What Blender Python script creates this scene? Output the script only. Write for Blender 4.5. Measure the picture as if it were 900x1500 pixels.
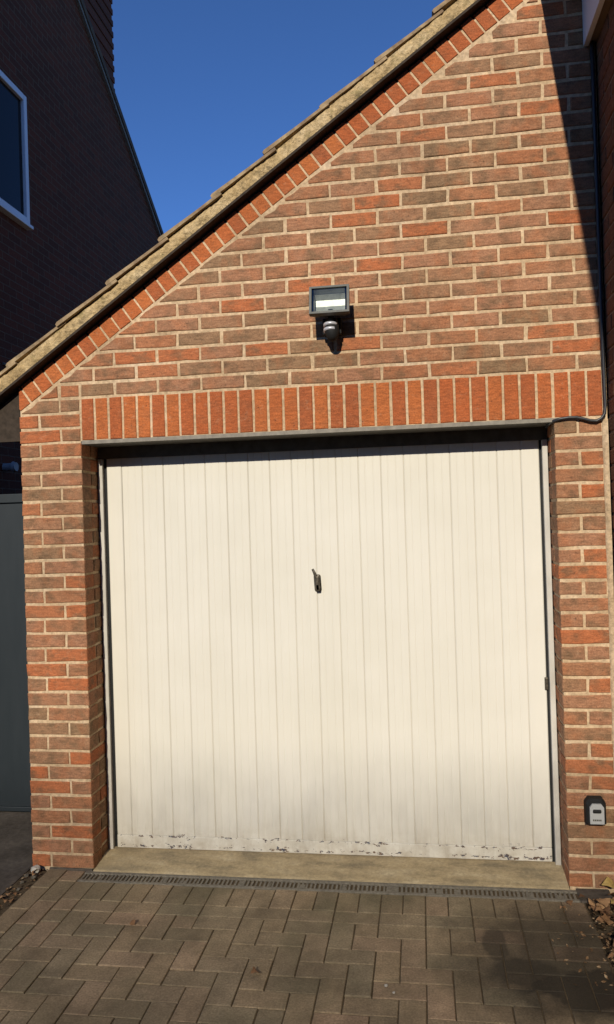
import bpy, bmesh, math, random
from mathutils import Vector, Matrix, noise as mnoise
R = math.radians
random.seed(7)
S = bpy.context.scene
for o in list(bpy.data.objects): bpy.data.objects.remove(o)

# ------------------------------------------------------------------ camera
cam = bpy.data.cameras.new('camera'); cam_o = bpy.data.objects.new('camera', cam)
S.collection.objects.link(cam_o)
cam.sensor_fit = 'VERTICAL'; cam.sensor_height = 36.0; cam.lens = 1120.0 / 1500.0 * 36.0
cam.clip_start = 0.05; cam.clip_end = 2000
cam_o.location = (1.69586, -3.68567, 1.75679)
cam_o.rotation_euler = (R(90.3785), R(1.7839), R(8.4106))
S.camera = cam_o

# ------------------------------------------------------------------ sky and sun
SUN = Vector((0.070, 1.0, -0.53)).normalized()          # direction the light travels
elev = math.asin(-SUN.z); az = math.atan2(-SUN.y, -SUN.x)
W = bpy.data.worlds.new('World'); S.world = W; W.use_nodes = True
nt = W.node_tree; bg = nt.nodes['Background']
sky = nt.nodes.new('ShaderNodeTexSky'); sky.sky_type = 'NISHITA'; sky.sun_disc = False
sky.sun_elevation = elev; sky.sun_rotation = math.pi / 2 - az
sky.air_density = 0.6; sky.dust_density = 0.0; sky.ozone_density = 10.0
nt.links.new(sky.outputs[0], bg.inputs[0]); bg.inputs[1].default_value = 0.15
sun = bpy.data.lights.new('sun', 'SUN'); sun.energy = 4.2; sun.angle = R(0.55); sun.color = (1.0, 0.925, 0.80)
sun_o = bpy.data.objects.new('sun', sun); S.collection.objects.link(sun_o)
sun_o.rotation_euler = SUN.to_track_quat('-Z', 'Y').to_euler(); sun_o.location = (-2, -20, 12)
vs = S.view_settings
vs.view_transform = 'Standard'; vs.look = 'None'; vs.exposure = 0.12; vs.gamma = 1.0; vs.use_curve_mapping = False

# ------------------------------------------------------------------ material helpers
class NT:
    def __init__(s, name, rough=0.8, spec=0.3, metal=0.0):
        s.m = bpy.data.materials.new(name); s.m.use_nodes = True
        s.t = s.m.node_tree; s.b = s.t.nodes['Principled BSDF']
        s.b.inputs['Roughness'].default_value = rough; s.b.inputs['Metallic'].default_value = metal
        s.b.inputs['Specular IOR Level'].default_value = spec
        s.pos = s.n('ShaderNodeNewGeometry').outputs['Position']
    def n(s, t): return s.t.nodes.new(t)
    def set(s, inp, v):
        if hasattr(v, 'is_linked') or hasattr(v, 'links'): s.t.links.new(v, inp)
        else: inp.default_value = v
    def noise(s, scale, detail=4, rough=0.55, vec=None, stretch=None):
        k = s.n('ShaderNodeTexNoise'); k.inputs['Scale'].default_value = scale
        k.inputs['Detail'].default_value = detail; k.inputs['Roughness'].default_value = rough
        v = vec or s.pos
        if stretch:
            mp = s.n('ShaderNodeMapping'); mp.inputs['Scale'].default_value = stretch
            s.t.links.new(v, mp.inputs['Vector']); v = mp.outputs[0]
        s.t.links.new(v, k.inputs['Vector']); return k.outputs['Fac']
    def ramp(s, fac, stops, interp='LINEAR'):
        k = s.n('ShaderNodeValToRGB'); s.t.links.new(fac, k.inputs[0]); e = k.color_ramp.elements
        k.color_ramp.interpolation = interp
        while len(e) < len(stops): e.new(0.5)
        for el, (p, c) in zip(e, stops):
            el.position = p; el.color = (c, c, c, 1) if isinstance(c, (int, float)) else (*c, 1)
        return k.outputs[0]
    def mix(s, fac, a, b, mode='MIX'):
        k = s.n('ShaderNodeMix'); k.data_type = 'RGBA'; k.blend_type = mode
        s.set(k.inputs[0], fac)
        for i, v in ((6, a), (7, b)):
            s.set(k.inputs[i], v if not isinstance(v, tuple) else (*v, 1)[:4])
        return k.outputs[2]
    def math(s, op, a, b=0.0, clamp=False):
        k = s.n('ShaderNodeMath'); k.operation = op; k.use_clamp = clamp
        s.set(k.inputs[0], a); s.set(k.inputs[1], b); return k.outputs[0]
    def rnd(s): return s.n('ShaderNodeObjectInfo').outputs['Random']
    def xyz(s):
        k = s.n('ShaderNodeSeparateXYZ'); s.t.links.new(s.pos, k.inputs[0]); return k.outputs
    def col(s, c): s.set(s.b.inputs['Base Color'], c if not isinstance(c, tuple) else (*c, 1)); return s
    def bump(s, h, strength=0.4, dist=0.004):
        k = s.n('ShaderNodeBump'); k.inputs['Strength'].default_value = strength; k.inputs['Distance'].default_value = dist
        s.t.links.new(h, k.inputs['Height']); s.t.links.new(k.outputs[0], s.b.inputs['Normal']); return s

M = {}
def mat_brick(name, stops, smooth=False):
    k = NT(name, 0.88, 0.25)
    base = k.ramp(k.rnd(), stops, 'LINEAR')
    # kiln marks inside one brick: dark and orange smudges
    n1 = k.noise(12.0, 3, 0.55, stretch=(1, 1, 1.5))
    sm = k.ramp(n1, [(0.47, 0.0), (0.66, 1.0)])
    c = k.mix(k.math('MULTIPLY', sm, 0.18 if smooth else 0.72), base, (0.160, 0.098, 0.052))
    n2 = k.noise(8.0, 3, 0.55, stretch=(1.3, 1, 1))
    c = k.mix(k.math('MULTIPLY', k.ramp(n2, [(0.49, 0.0), (0.66, 1.0)]), 0.10 if smooth else 0.48), c, (0.385, 0.140, 0.058))
    n3 = k.noise(150.0, 4, 0.65)
    c = k.mix(0.65, c, k.ramp(n3, [(0.25, 0.42), (0.75, 1.5)]), 'MULTIPLY')
    n5 = k.noise(42.0, 5, 0.65, stretch=(0.55, 1, 2.4))
    c = k.mix(0.65, c, k.ramp(n5, [(0.3, 0.50), (0.7, 1.35)]), 'MULTIPLY')
    # a film of mortar on a few faces, dark pits, weathering that runs over many bricks
    n4 = k.noise(26.0, 5, 0.7)
    c = k.mix(k.math('MULTIPLY', k.ramp(n4, [(0.58, 0.0), (0.80, 1.0)]), 0.40), c, (0.52, 0.37, 0.23))
    pit = k.ramp(k.noise(75.0, 2, 0.5), [(0.66, 0.0), (0.72, 1.0)]); c = k.mix(k.math('MULTIPLY', pit, 0.6), c, (0.05, 0.032, 0.022))
    wx = k.noise(1.3, 5, 0.62, stretch=(1.4, 1, 0.7)); c = k.mix(0.8, c, k.ramp(wx, [(0.3, 0.74), (0.7, 1.18)]), 'MULTIPLY')
    k.col(c); k.bump(k.math('SUBTRACT', k.math('ADD', n3, k.math('MULTIPLY', n5, 1.5)), pit), 0.5, 0.0035); return k.m
M['brick'] = mat_brick('multi_stock_brick', [(0.0, (0.255, 0.155, 0.082)), (0.20, (0.310, 0.164, 0.086)), (0.48, (0.355, 0.170, 0.092)),
                                      (0.70, (0.340, 0.158, 0.078)), (0.84, (0.395, 0.148, 0.064)), (1.0, (0.425, 0.130, 0.048))])
M['shade_brick'] = mat_brick('shaded_brown_brick', [(0.0, (0.095, 0.052, 0.030)), (0.5, (0.125, 0.060, 0.033)), (1.0, (0.150, 0.058, 0.028))], True)  # darker brick for the adjoining wall, its shade put into the colour
M['red_brick'] = mat_brick('smooth_red_brick', [(0.0, (0.350, 0.098, 0.034)), (0.5, (0.410, 0.108, 0.033)), (1.0, (0.460, 0.138, 0.040))], True)

k = NT('mortar', 0.95, 0.15); n = k.noise(60, 5, 0.65); n2 = k.noise(5, 5, 0.65); wx = k.noise(1.3, 5, 0.62, stretch=(1.4, 1, 0.7))
c = k.mix(0.85, k.ramp(n2, [(0.3, (0.44, 0.305, 0.175)), (0.52, (0.58, 0.42, 0.255)), (0.7, (0.64, 0.485, 0.32))]), k.ramp(n, [(0.25, 0.5), (0.75, 1.3)]), 'MULTIPLY')
k.col(k.mix(0.8, c, k.ramp(wx, [(0.3, 0.76), (0.7, 1.15)]), 'MULTIPLY'))
k.bump(n, 0.6, 0.004); M['mortar'] = k.m

k = NT('verge_mortar', 0.95, 0.15); n = k.noise(45, 6, 0.65); n2 = k.noise(9, 4, 0.6); n3 = k.noise(16, 4, 0.6)
c = k.ramp(n2, [(0.3, (0.40, 0.275, 0.125)), (0.55, (0.56, 0.405, 0.205)), (0.75, (0.64, 0.49, 0.28))])
c = k.mix(k.ramp(n3, [(0.56, 0.0), (0.7, 0.55)]), c, (0.19, 0.165, 0.06))
sp = k.ramp(k.noise(28, 6, 0.75), [(0.54, 0.0), (0.64, 0.7)]); c = k.mix(sp, c, (0.20, 0.145, 0.075)); c = k.mix(0.8, c, k.ramp(n, [(0.25, 0.4), (0.75, 1.45)]), 'MULTIPLY'); k.col(c); k.bump(n, 1.0, 0.02); M['verge_mortar'] = k.m

k = NT('roof_tile', 0.9, 0.2); n = k.noise(30, 6, 0.65); n2 = k.noise(7, 3)
c = k.ramp(n2, [(0.3, (0.075, 0.055, 0.045)), (0.7, (0.14, 0.095, 0.06))]); c = k.mix(k.ramp(n, [(0.55, 0.0), (0.75, 0.6)]), c, (0.30, 0.24, 0.12))
k.col(c); k.bump(n, 0.6, 0.006); M['tile'] = k.m
k = NT('verge_tile', 0.9, 0.2); n = k.noise(30, 6, 0.65); n2 = k.noise(14, 4)
c = k.ramp(n2, [(0.35, (0.20, 0.13, 0.075)), (0.65, (0.40, 0.29, 0.16))]); c = k.mix(k.ramp(n, [(0.5, 0.0), (0.7, 0.6)]), c, (0.12, 0.10, 0.06))
k.col(c); k.bump(n, 0.7, 0.008); M['verge_tile'] = k.m
k = NT('undercloak', 0.85, 0.2); n = k.noise(40, 4); k.col(k.ramp(n, [(0.3, (0.030, 0.022, 0.015)), (0.7, (0.055, 0.040, 0.028))])); M['undercloak'] = k.m

k = NT('dark_steel', 0.55, 0.4); n = k.noise(30, 4); k.col(k.ramp(n, [(0.3, (0.075, 0.068, 0.055)), (0.7, (0.12, 0.108, 0.088))])); M['lintel'] = k.m
k = NT('grey_steel', 0.6, 0.3); n = k.noise(30, 4); k.col(k.ramp(n, [(0.3, (0.17, 0.15, 0.12)), (0.7, (0.27, 0.24, 0.19))])); M['lip'] = k.m

# painted door: cream paint, soft streaks, chips along the bottom edge
def mat_door():
    k = NT('cream_door_paint', 0.48, 0.35)
    st = k.noise(6.0, 4, 0.6, stretch=(6, 1, 0.5)); cl = k.noise(2.2, 3)
    c = k.ramp(cl, [(0.3, (0.63, 0.595, 0.50)), (0.7, (0.675, 0.64, 0.55))])
    c = k.mix(0.5, c, k.ramp(st, [(0.3, 0.965), (0.7, 1.02)]), 'MULTIPLY')
    z = k.xyz()[2]; fine = k.noise(48, 5, 0.66, stretch=(.8, 1, 1.5)); blob = k.noise(4.0, 3, 0.55, stretch=(1, 0.2, 0.2))
    def band(zc, w): 
        d = k.math('ABSOLUTE', k.math('SUBTRACT', z, zc)); return k.math('SUBTRACT', 1.0, k.math('DIVIDE', d, w), True)
    b = k.math('MAXIMUM', k.math('MULTIPLY', band(0.094, 0.026), 0.90), k.math('MULTIPLY', band(0.046, 0.026), 0.98))
    v = k.math('ADD', k.math('MULTIPLY', b, 0.20), k.math('ADD', fine, k.math('MULTIPLY', k.math('SUBTRACT', blob, 0.5), 0.42)))
    chip = k.math('MULTIPLY', k.ramp(v, [(0.725, 0.0), (0.745, 1.0)]), k.ramp(b, [(0.02, 0.0), (0.12, 1.0)]))
    grime = k.math('MULTIPLY', band(0.05, 0.14), k.ramp(k.noise(14, 6, 0.7), [(0.40, 0.0), (0.72, 0.6)]))
    c = k.mix(grime, c, (0.33, 0.26, 0.16))
    spl = k.math('MULTIPLY', k.math('SUBTRACT', 1.0, k.math('DIVIDE', z, 0.42), True), k.ramp(k.noise(9, 6, 0.7, stretch=(3.0, 1, 0.35)), [(0.46, 0.0), (0.74, 0.45)]))
    c = k.mix(spl, c, (0.40, 0.33, 0.23))
    steel = k.ramp(k.noise(40, 3), [(0.4, (0.06, 0.065, 0.09)), (0.6, (0.14, 0.085, 0.05))])
    c = k.mix(chip, c, steel); k.col(c)
    h = k.math('SUBTRACT', k.math('MULTIPLY', k.noise(3.0, 2), 0.25), k.math('MULTIPLY', chip, 0.5))
    k.bump(h, 0.25, 0.004); return k.m
M['door'] = mat_door()
k = NT('frame_white', 0.5, 0.35); n = k.noise(14, 4, stretch=(1, 1, .4)); k.col(k.ramp(n, [(0.3, (0.42, 0.39, 0.33)), (0.7, (0.56, 0.53, 0.46))])); M['frame'] = k.m
k = NT('black_rubber', 0.7, 0.3); k.col((0.012, 0.012, 0.011)); M['black'] = k.m
k = NT('bronze_handle', 0.45, 0.5, 0.6); n = k.noise(90, 3); k.col(k.ramp(n, [(0.3, (0.05, 0.042, 0.03)), (0.7, (0.13, 0.11, 0.08))])); M['handle'] = k.m
k = NT('bright_metal', 0.3, 0.5, 1.0); k.col((0.6, 0.6, 0.58)); M['metal'] = k.m

k = NT('threshold_concrete', 0.92, 0.2); n = k.noise(70, 5, 0.65); n2 = k.noise(3.5, 4, 0.6, stretch=(1, 3, 1)); n3 = k.noise(18, 5, 0.7)
c = k.ramp(n2, [(0.32, (0.24, 0.195, 0.120)), (0.5, (0.40, 0.310, 0.175)), (0.7, (0.49, 0.40, 0.25))])
c = k.mix(k.ramp(n3, [(0.50, 0.0), (0.75, 0.5)]), c, (0.17, 0.14, 0.09)); c = k.mix(0.6, c, k.ramp(n, [(0.25, 0.55), (0.75, 1.3)]), 'MULTIPLY')
k.col(c); k.bump(n, 0.5, 0.004); M['concrete'] = k.m
k = NT('path_concrete', 0.95, 0.15); n = k.noise(40, 5, 0.65); n2 = k.noise(5, 4)
k.col(k.mix(0.6, k.ramp(n2, [(0.3, (0.07, 0.058, 0.045)), (0.7, (0.13, 0.108, 0.085))]), k.ramp(n, [(0.25, 0.5), (0.75, 1.3)]), 'MULTIPLY')); k.bump(n, 0.6, 0.006); M['path'] = k.m

# block paving with a soft shadow painted into the colour as a dark patch
def mat_paver():
    k = NT('block_paver', 0.93, 0.15)
    n = k.noise(120, 4, 0.65); n2 = k.noise(9, 4, 0.6); n3 = k.noise(2.2, 3)
    c = k.ramp(k.rnd(), [(0.0, (0.205, 0.160, 0.100)), (0.35, (0.280, 0.205, 0.122)), (0.7, (0.240, 0.190, 0.118)), (1.0, (0.315, 0.218, 0.135))])
    c = k.mix(0.6, c, k.ramp(n2, [(0.3, 0.62), (0.7, 1.22)]), 'MULTIPLY'); c = k.mix(0.75, c, k.ramp(n, [(0.25, 0.45), (0.75, 1.4)]), 'MULTIPLY')
    c = k.mix(k.ramp(n3, [(0.50, 0.0), (0.68, 0.45)]), c, (0.095, 0.088, 0.048)); n6 = k.noise(3.3, 5, 0.65); c = k.mix(0.75, c, k.ramp(n6, [(0.32, 0.66), (0.68, 1.22)]), 'MULTIPLY')
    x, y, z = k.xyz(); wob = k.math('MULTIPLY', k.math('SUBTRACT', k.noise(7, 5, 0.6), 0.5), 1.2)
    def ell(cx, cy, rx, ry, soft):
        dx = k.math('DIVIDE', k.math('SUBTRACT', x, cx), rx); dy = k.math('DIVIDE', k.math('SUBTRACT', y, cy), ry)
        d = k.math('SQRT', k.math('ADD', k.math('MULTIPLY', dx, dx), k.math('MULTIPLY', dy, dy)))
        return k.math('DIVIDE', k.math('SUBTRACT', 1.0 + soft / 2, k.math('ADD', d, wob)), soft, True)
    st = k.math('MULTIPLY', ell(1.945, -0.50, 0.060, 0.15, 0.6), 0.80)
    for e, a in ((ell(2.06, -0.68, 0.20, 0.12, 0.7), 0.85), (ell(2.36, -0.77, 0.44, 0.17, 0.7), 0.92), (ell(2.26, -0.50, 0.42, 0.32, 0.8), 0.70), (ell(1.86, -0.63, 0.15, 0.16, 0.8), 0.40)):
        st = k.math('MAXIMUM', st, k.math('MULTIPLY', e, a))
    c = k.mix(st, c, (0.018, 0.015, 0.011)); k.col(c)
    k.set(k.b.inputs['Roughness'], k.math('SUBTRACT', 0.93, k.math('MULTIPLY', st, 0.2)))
    k.bump(n, 0.6, 0.003); return k.m
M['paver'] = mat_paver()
k = NT('joint_sand', 0.97, 0.1); n = k.noise(90, 5, 0.7); k.col(k.ramp(n, [(0.3, (0.055, 0.040, 0.024)), (0.7, (0.125, 0.092, 0.055))])); k.bump(n, 0.7, 0.004); M['sand'] = k.m
k = NT('soil', 0.98, 0.1); n = k.noise(55, 6, 0.7); k.col(k.ramp(n, [(0.3, (0.014, 0.010, 0.006)), (0.75, (0.06, 0.042, 0.024))])); k.bump(n, 1.0, 0.02); M['soil'] = k.m
k = NT('grate_plastic', 0.75, 0.3); n = k.noise(50, 5, 0.7); k.col(k.ramp(n, [(0.3, (0.10, 0.088, 0.065)), (0.75, (0.24, 0.21, 0.16))])); k.bump(n, 0.4, 0.003); M['grate'] = k.m
k = NT('stone', 0.9, 0.2); n = k.noise(60, 4); k.col(k.ramp(n, [(0.3, (0.30, 0.28, 0.23)), (0.7, (0.48, 0.45, 0.38))])); M['stone'] = k.m
k = NT('pebble', 0.9, 0.2); n = k.noise(60, 4); k.col(k.ramp(n, [(0.3, (0.07, 0.06, 0.045)), (0.7, (0.15, 0.13, 0.10))])); M['pebble'] = k.m
def mat_leaf(name, stops):
    k = NT(name, 0.75, 0.25); n = k.noise(70, 4); c = k.mix(0.6, k.ramp(k.rnd(), stops), k.ramp(n, [(0.3, 0.55), (0.7, 1.25)]), 'MULTIPLY'); k.col(c); return k.m
M['leaf'] = mat_leaf('dry_leaf', [(0.0, (0.11, 0.055, 0.025)), (0.5, (0.30, 0.155, 0.07)), (1.0, (0.40, 0.24, 0.12))])
k = NT('leaf_crumbs', 0.85, 0.2); n = k.noise(45, 2); k.col(k.ramp(n, [(0.35, (0.05, 0.03, 0.015)), (0.5, (0.18, 0.10, 0.045)), (0.65, (0.36, 0.26, 0.15))])); M['litter'] = k.m
M['yleaf'] = mat_leaf('yellow_leaf', [(0.0, (0.40, 0.27, 0.08)), (1.0, (0.48, 0.33, 0.11))])
M['hedge'] = mat_leaf('shade_hedge_leaf', [(0.0, (0.05, 0.08, 0.025)), (1.0, (0.09, 0.12, 0.04))])
k = NT('bark', 0.95, 0.1); n = k.noise(20, 5); k.col(k.ramp(n, [(0.3, (0.05, 0.035, 0.025)), (0.7, (0.12, 0.09, 0.06))])); M['bark'] = k.m

def mat_brickwall(name, axis, c1, c2, mort):
    k = NT(name, 0.9, 0.2); o = k.xyz(); cb = k.n('ShaderNodeCombineXYZ')
    k.t.links.new(o[axis], cb.inputs[0]); k.t.links.new(o[2], cb.inputs[1])
    b = k.n('ShaderNodeTexBrick'); k.t.links.new(cb.outputs[0], b.inputs['Vector'])
    b.inputs['Scale'].default_value = 1; b.inputs['Brick Width'].default_value = 0.225; b.inputs['Row Height'].default_value = 0.075
    b.inputs['Mortar Size'].default_value = 0.005; b.inputs['Mortar Smooth'].default_value = 0.2; b.inputs['Bias'].default_value = 0.0
    b.inputs['Color1'].default_value = (*c1, 1); b.inputs['Color2'].default_value = (*c2, 1); b.inputs['Mortar'].default_value = (*mort, 1)
    n = k.noise(60, 4, 0.6); k.col(k.mix(0.6, b.outputs['Color'], k.ramp(n, [(0.25, 0.5), (0.75, 1.4)]), 'MULTIPLY'))
    k.bump(k.mix(0.25, k.ramp(b.outputs['Fac'], [(0.0, 1.0), (1.0, 0.0)]), n), 0.8, 0.006); return k.m
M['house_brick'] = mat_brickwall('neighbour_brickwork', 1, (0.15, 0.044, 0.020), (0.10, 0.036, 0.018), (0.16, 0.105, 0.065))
M['house_brick_x'] = mat_brickwall('neighbour_brickwork_front', 0, (0.15, 0.045, 0.024), (0.10, 0.036, 0.020), (0.10, 0.07, 0.05))
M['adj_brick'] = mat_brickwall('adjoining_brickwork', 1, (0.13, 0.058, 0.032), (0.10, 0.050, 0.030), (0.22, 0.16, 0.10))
k = NT('upvc_white', 0.35, 0.4); k.col((0.78, 0.80, 0.80)); M['upvc'] = k.m
k = NT('window_glass', 0.06, 0.12); k.col((0.015, 0.013, 0.012)); M['glass'] = k.m
k = NT('gate_paint', 0.5, 0.4); n = k.noise(8, 4, stretch=(3, 1, .6)); k.col(k.ramp(n, [(0.3, (0.014, 0.020, 0.024)), (0.7, (0.018, 0.024, 0.028))])); M['gate'] = k.m
k = NT('soffit_board', 0.7, 0.3); n = k.noise(6, 3); k.col(k.ramp(n, [(0.3, (0.20, 0.15, 0.10)), (0.7, (0.27, 0.20, 0.135))])); M['soffit'] = k.m
k = NT('grey_soffit', 0.7, 0.3); n = k.noise(25, 4); k.col(k.ramp(n, [(0.3, (0.30, 0.27, 0.24)), (0.7, (0.42, 0.38, 0.34))])); M['gsoffit'] = k.m
k = NT('gutter_plastic', 0.4, 0.4); k.col((0.03, 0.03, 0.032)); M['gutter'] = k.m
k = NT('lamp_housing', 0.5, 0.4); n = k.noise(60, 3); k.col(k.ramp(n, [(0.3, (0.050, 0.052, 0.042)), (0.7, (0.085, 0.085, 0.07))])); M['lamp'] = k.m
k = NT('reflector', 0.4, 0.5, 0.25); n = k.noise(40, 4); k.col(k.ramp(n, [(0.3, (0.36, 0.36, 0.33)), (0.7, (0.54, 0.54, 0.50))])); M['reflector'] = k.m
k = NT('lamp_glass'); tr = k.n('ShaderNodeBsdfTransparent'); tr.inputs[0].default_value = (.9, .92, .9, 1); gl = k.n('ShaderNodeBsdfGlossy'); gl.inputs['Roughness'].default_value = .05
mx = k.n('ShaderNodeMixShader'); mx.inputs[0].default_value = .06; k.t.links.new(tr.outputs[0], mx.inputs[1]); k.t.links.new(gl.outputs[0], mx.inputs[2])
k.t.links.new(mx.outputs[0], k.t.nodes['Material Output'].inputs['Surface']); M['lglass'] = k.m
k = NT('grey_plastic', 0.5, 0.35); k.col((0.40, 0.40, 0.38)); M['gplastic'] = k.m
k = NT('silver_band', 0.35, 0.5, 0.3); k.col((0.55, 0.55, 0.58)); M['silver'] = k.m

# ------------------------------------------------------------------ object helpers
COL = S.collection
def link(name, me, mat, parent=None, loc=None):
    o = bpy.data.objects.new(name, me); COL.objects.link(o)
    if mat is not None and not me.materials: me.materials.append(mat)
    if parent is not None: o.parent = parent
    if loc is not None: o.location = loc
    return o
def from_bm(name, bm, mat, parent=None, smooth=False):
    bmesh.ops.recalc_face_normals(bm, faces=bm.faces)
    me = bpy.data.meshes.new(name); bm.to_mesh(me); bm.free()
    if smooth:
        for p in me.polygons: p.use_smooth = True
    return link(name, me, mat, parent)
def empty(name, loc=(0, 0, 0)):
    o = bpy.data.objects.new(name, None); COL.objects.link(o); o.location = loc; o.empty_display_size = 0.2; return o
def tag(o, label=None, cat=None, group=None, kind=None):
    if label: o['label'] = label
    if cat: o['category'] = cat
    if group: o['group'] = group
    if kind: o['kind'] = kind
    return o
def box(bm, x0, x1, y0, y1, z0, z1, bev=0.0, mtx=None):
    r = bmesh.ops.create_cube(bm, size=1); v = r['verts']
    for q in v: q.co = Vector(((x0 + x1) / 2 + q.co.x * (x1 - x0), (y0 + y1) / 2 + q.co.y * (y1 - y0), (z0 + z1) / 2 + q.co.z * (z1 - z0)))
    if bev > 0:
        es = list({e for q in v for e in q.link_edges})
        r2 = bmesh.ops.bevel(bm, geom=es, offset=bev, segments=2, affect='EDGES', profile=0.5); v = list({q for f in r2['faces'] for q in f.verts} | {q for q in v if q.is_valid})
    if mtx is not None:
        for q in v: q.co = mtx @ q.co
    return v
def box_obj(name, dims, mat, parent=None, bev=0.0, mtx=None):
    bm = bmesh.new(); box(bm, *dims, bev=bev, mtx=mtx); return from_bm(name, bm, mat, parent)
def tube(bm, pts, rad, seg=10, cap=True):
    rings = []
    for i, p in enumerate(pts):
        p = Vector(p); a = Vector(pts[max(i - 1, 0)]); b = Vector(pts[min(i + 1, len(pts) - 1)])
        d = (b - a).normalized(); u = d.orthogonal().normalized() if abs(d.x) > 0.9 else d.cross(Vector((1, 0, 0))).normalized(); w = d.cross(u)
        r = rad[i] if isinstance(rad, (list, tuple)) else rad
        rings.append([bm.verts.new(p + (u * math.cos(t) + w * math.sin(t)) * r) for t in [2 * math.pi * j / seg for j in range(seg)]])
    for A, B in zip(rings, rings[1:]):
        for j in range(seg): bm.faces.new((A[j], A[(j + 1) % seg], B[(j + 1) % seg], B[j]))
    if cap: bm.faces.new(rings[0]); bm.faces.new(rings[-1])
def prism(bm, poly, y0, y1):
    """extrude a polygon in the x-z plane from y0 to y1"""
    a = [bm.verts.new((x, y0, z)) for x, z in poly]; b = [bm.verts.new((x, y1, z)) for x, z in poly]
    f1 = bm.faces.new(a); f2 = bm.faces.new(b); n = len(a)
    for i in range(n): bm.faces.new((a[i], a[(i + 1) % n], b[(i + 1) % n], b[i]))
def clip(poly, a, b, c):
    """keep a*x + b*z <= c"""
    out = []
    for i in range(len(poly)):
        p, q = poly[i], poly[(i + 1) % len(poly)]; dp = a * p[0] + b * p[1] - c; dq = a * q[0] + b * q[1] - c
        if dp <= 0: out.append(p)
        if dp * dq < 0:
            t = dp / (dp - dq); out.append((p[0] + (q[0] - p[0]) * t, p[1] + (q[1] - p[1]) * t))
    return out
def area(p): return abs(sum(p[i][0] * p[(i + 1) % len(p)][1] - p[(i + 1) % len(p)][0] * p[i][1] for i in range(len(p)))) / 2
rb = random.Random(11)
def face_block(name, poly, depth, mat, parent, to3d, bev=0.0055, jit=0.0024, proud=0.0015, radial=False):
    """a brick: convex outline, arrises rounded on the face, slightly uneven; to3d(u, v, d) maps outline and depth into the scene"""
    if len(poly) < 3 or area(poly) < 0.0009: return None
    cx = sum(p[0] for p in poly) / len(poly); cz = sum(p[1] for p in poly) / len(poly)
    pp = []
    for i, p_ in enumerate(poly):
        q_ = poly[(i + 1) % len(poly)]; pp.append(p_)
        if abs(p_[0] - q_[0]) + abs(p_[1] - q_[1]) > .09 and jit > .001: pp.append((p_[0] + (q_[0] - p_[0]) * rb.uniform(.3, .7), p_[1] + (q_[1] - p_[1]) * .5))
    poly = pp
    out = [(x + rb.uniform(-jit, jit), z + rb.uniform(-jit, jit)) for x, z in poly]
    def inset(d):
        r = []
        for x, z in out:
            vx, vz = cx - x, cz - z
            if radial: l_ = math.hypot(vx, vz) or 1; r.append((x + vx / l_ * d * 1.3, z + vz / l_ * d * 1.3)); continue
            r.append((x + math.copysign(min(d, abs(vx) * .25), vx), z + math.copysign(min(d, abs(vz) * .25), vz)))
        return r
    p = rb.uniform(-proud, proud); t = [rb.uniform(-.0008, .0008) for _ in out]
    org = Vector(to3d(cx, cz, 0)); V = []
    for ring, d in ((out, depth), (out, bev * 1.0 + p), (inset(bev * .35), bev * .3 + p), (inset(bev), p)):
        V += [tuple(Vector(to3d(x, z, d + (t[i] if d < depth else 0))) - org) for i, (x, z) in enumerate(ring)]
    n = len(out); F = []
    for k_ in range(3):
        for i in range(n): F.append((k_ * n + i, k_ * n + (i + 1) % n, (k_ + 1) * n + (i + 1) % n, (k_ + 1) * n + i))
    F.append(tuple(range(3 * n, 4 * n)))
    me = bpy.data.meshes.new(name); me.from_pydata(V, [], F); bm = bmesh.new(); bm.from_mesh(me)
    bmesh.ops.recalc_face_normals(bm, faces=bm.faces)
    # outward check: the face must look away from the depth direction
    out_dir = Vector(to3d(cx, cz, 0)) - Vector(to3d(cx, cz, depth)); bm.faces.ensure_lookup_table()
    if bm.faces[-1].normal.dot(out_dir) < 0: bmesh.ops.reverse_faces(bm, faces=bm.faces)
    bm.to_mesh(me); bm.free()
    return link(name, me, mat, parent, org)

# ================================================================== GROUND
g = bmesh.new(); box(g, -60, 60, -80, 60, -0.4, -0.045)
ground = tag(from_bm('ground', g, M['path']), kind='structure')
g = bmesh.new(); box(g, -0.34, 2.60, -9, -0.02, -0.20, -0.006)
drive = tag(from_bm('driveway', g, M['sand']), kind='structure')
def pav(u, v, d): return (u, v, -d)
def paver(x0, x1, y0, y1, xlo=-0.035, xhi=2.372, ylo=None):
    j = 0.0022
    x0, x1 = max(x0, xlo), min(x1, xhi)
    if x1 - x0 < 0.02: return
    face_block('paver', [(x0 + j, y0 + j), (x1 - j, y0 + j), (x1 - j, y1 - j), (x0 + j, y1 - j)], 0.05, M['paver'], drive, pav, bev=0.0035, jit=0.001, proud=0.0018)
for i in range(25): paver(-0.035 + .1 * i, 0.065 + .1 * i, -0.296, -0.124)
for i in range(-1, 13): paver(-0.035 + .2 * i + .1, .165 + .2 * i + .1, -0.391, -0.296)
YB = -0.391
for c in range(-2, 25):
    for r in range(0, 11):
        t = (c + r + 1) % 4; x = -0.035 + .1 * c; y = YB - .1 * r
        if t == 0: paver(x, x + .2, y - .1, y)
        elif t == 2:
            paver(x, x + .1, y - .2, y)
        if r == 0 and t == 3: paver(x, x + .1, y - .1, y)
for i in range(9): paver(-0.137, -0.037, -0.01 - .2 * (i + 1) + .09, -0.01 - .2 * i + (.09 if i else 0), xlo=-0.3)
for i in range(9): paver(-0.237, -0.137, -.2 * (i + 1), -.2 * i - (0.004 if i == 0 else 0), xlo=-0.3)
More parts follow.
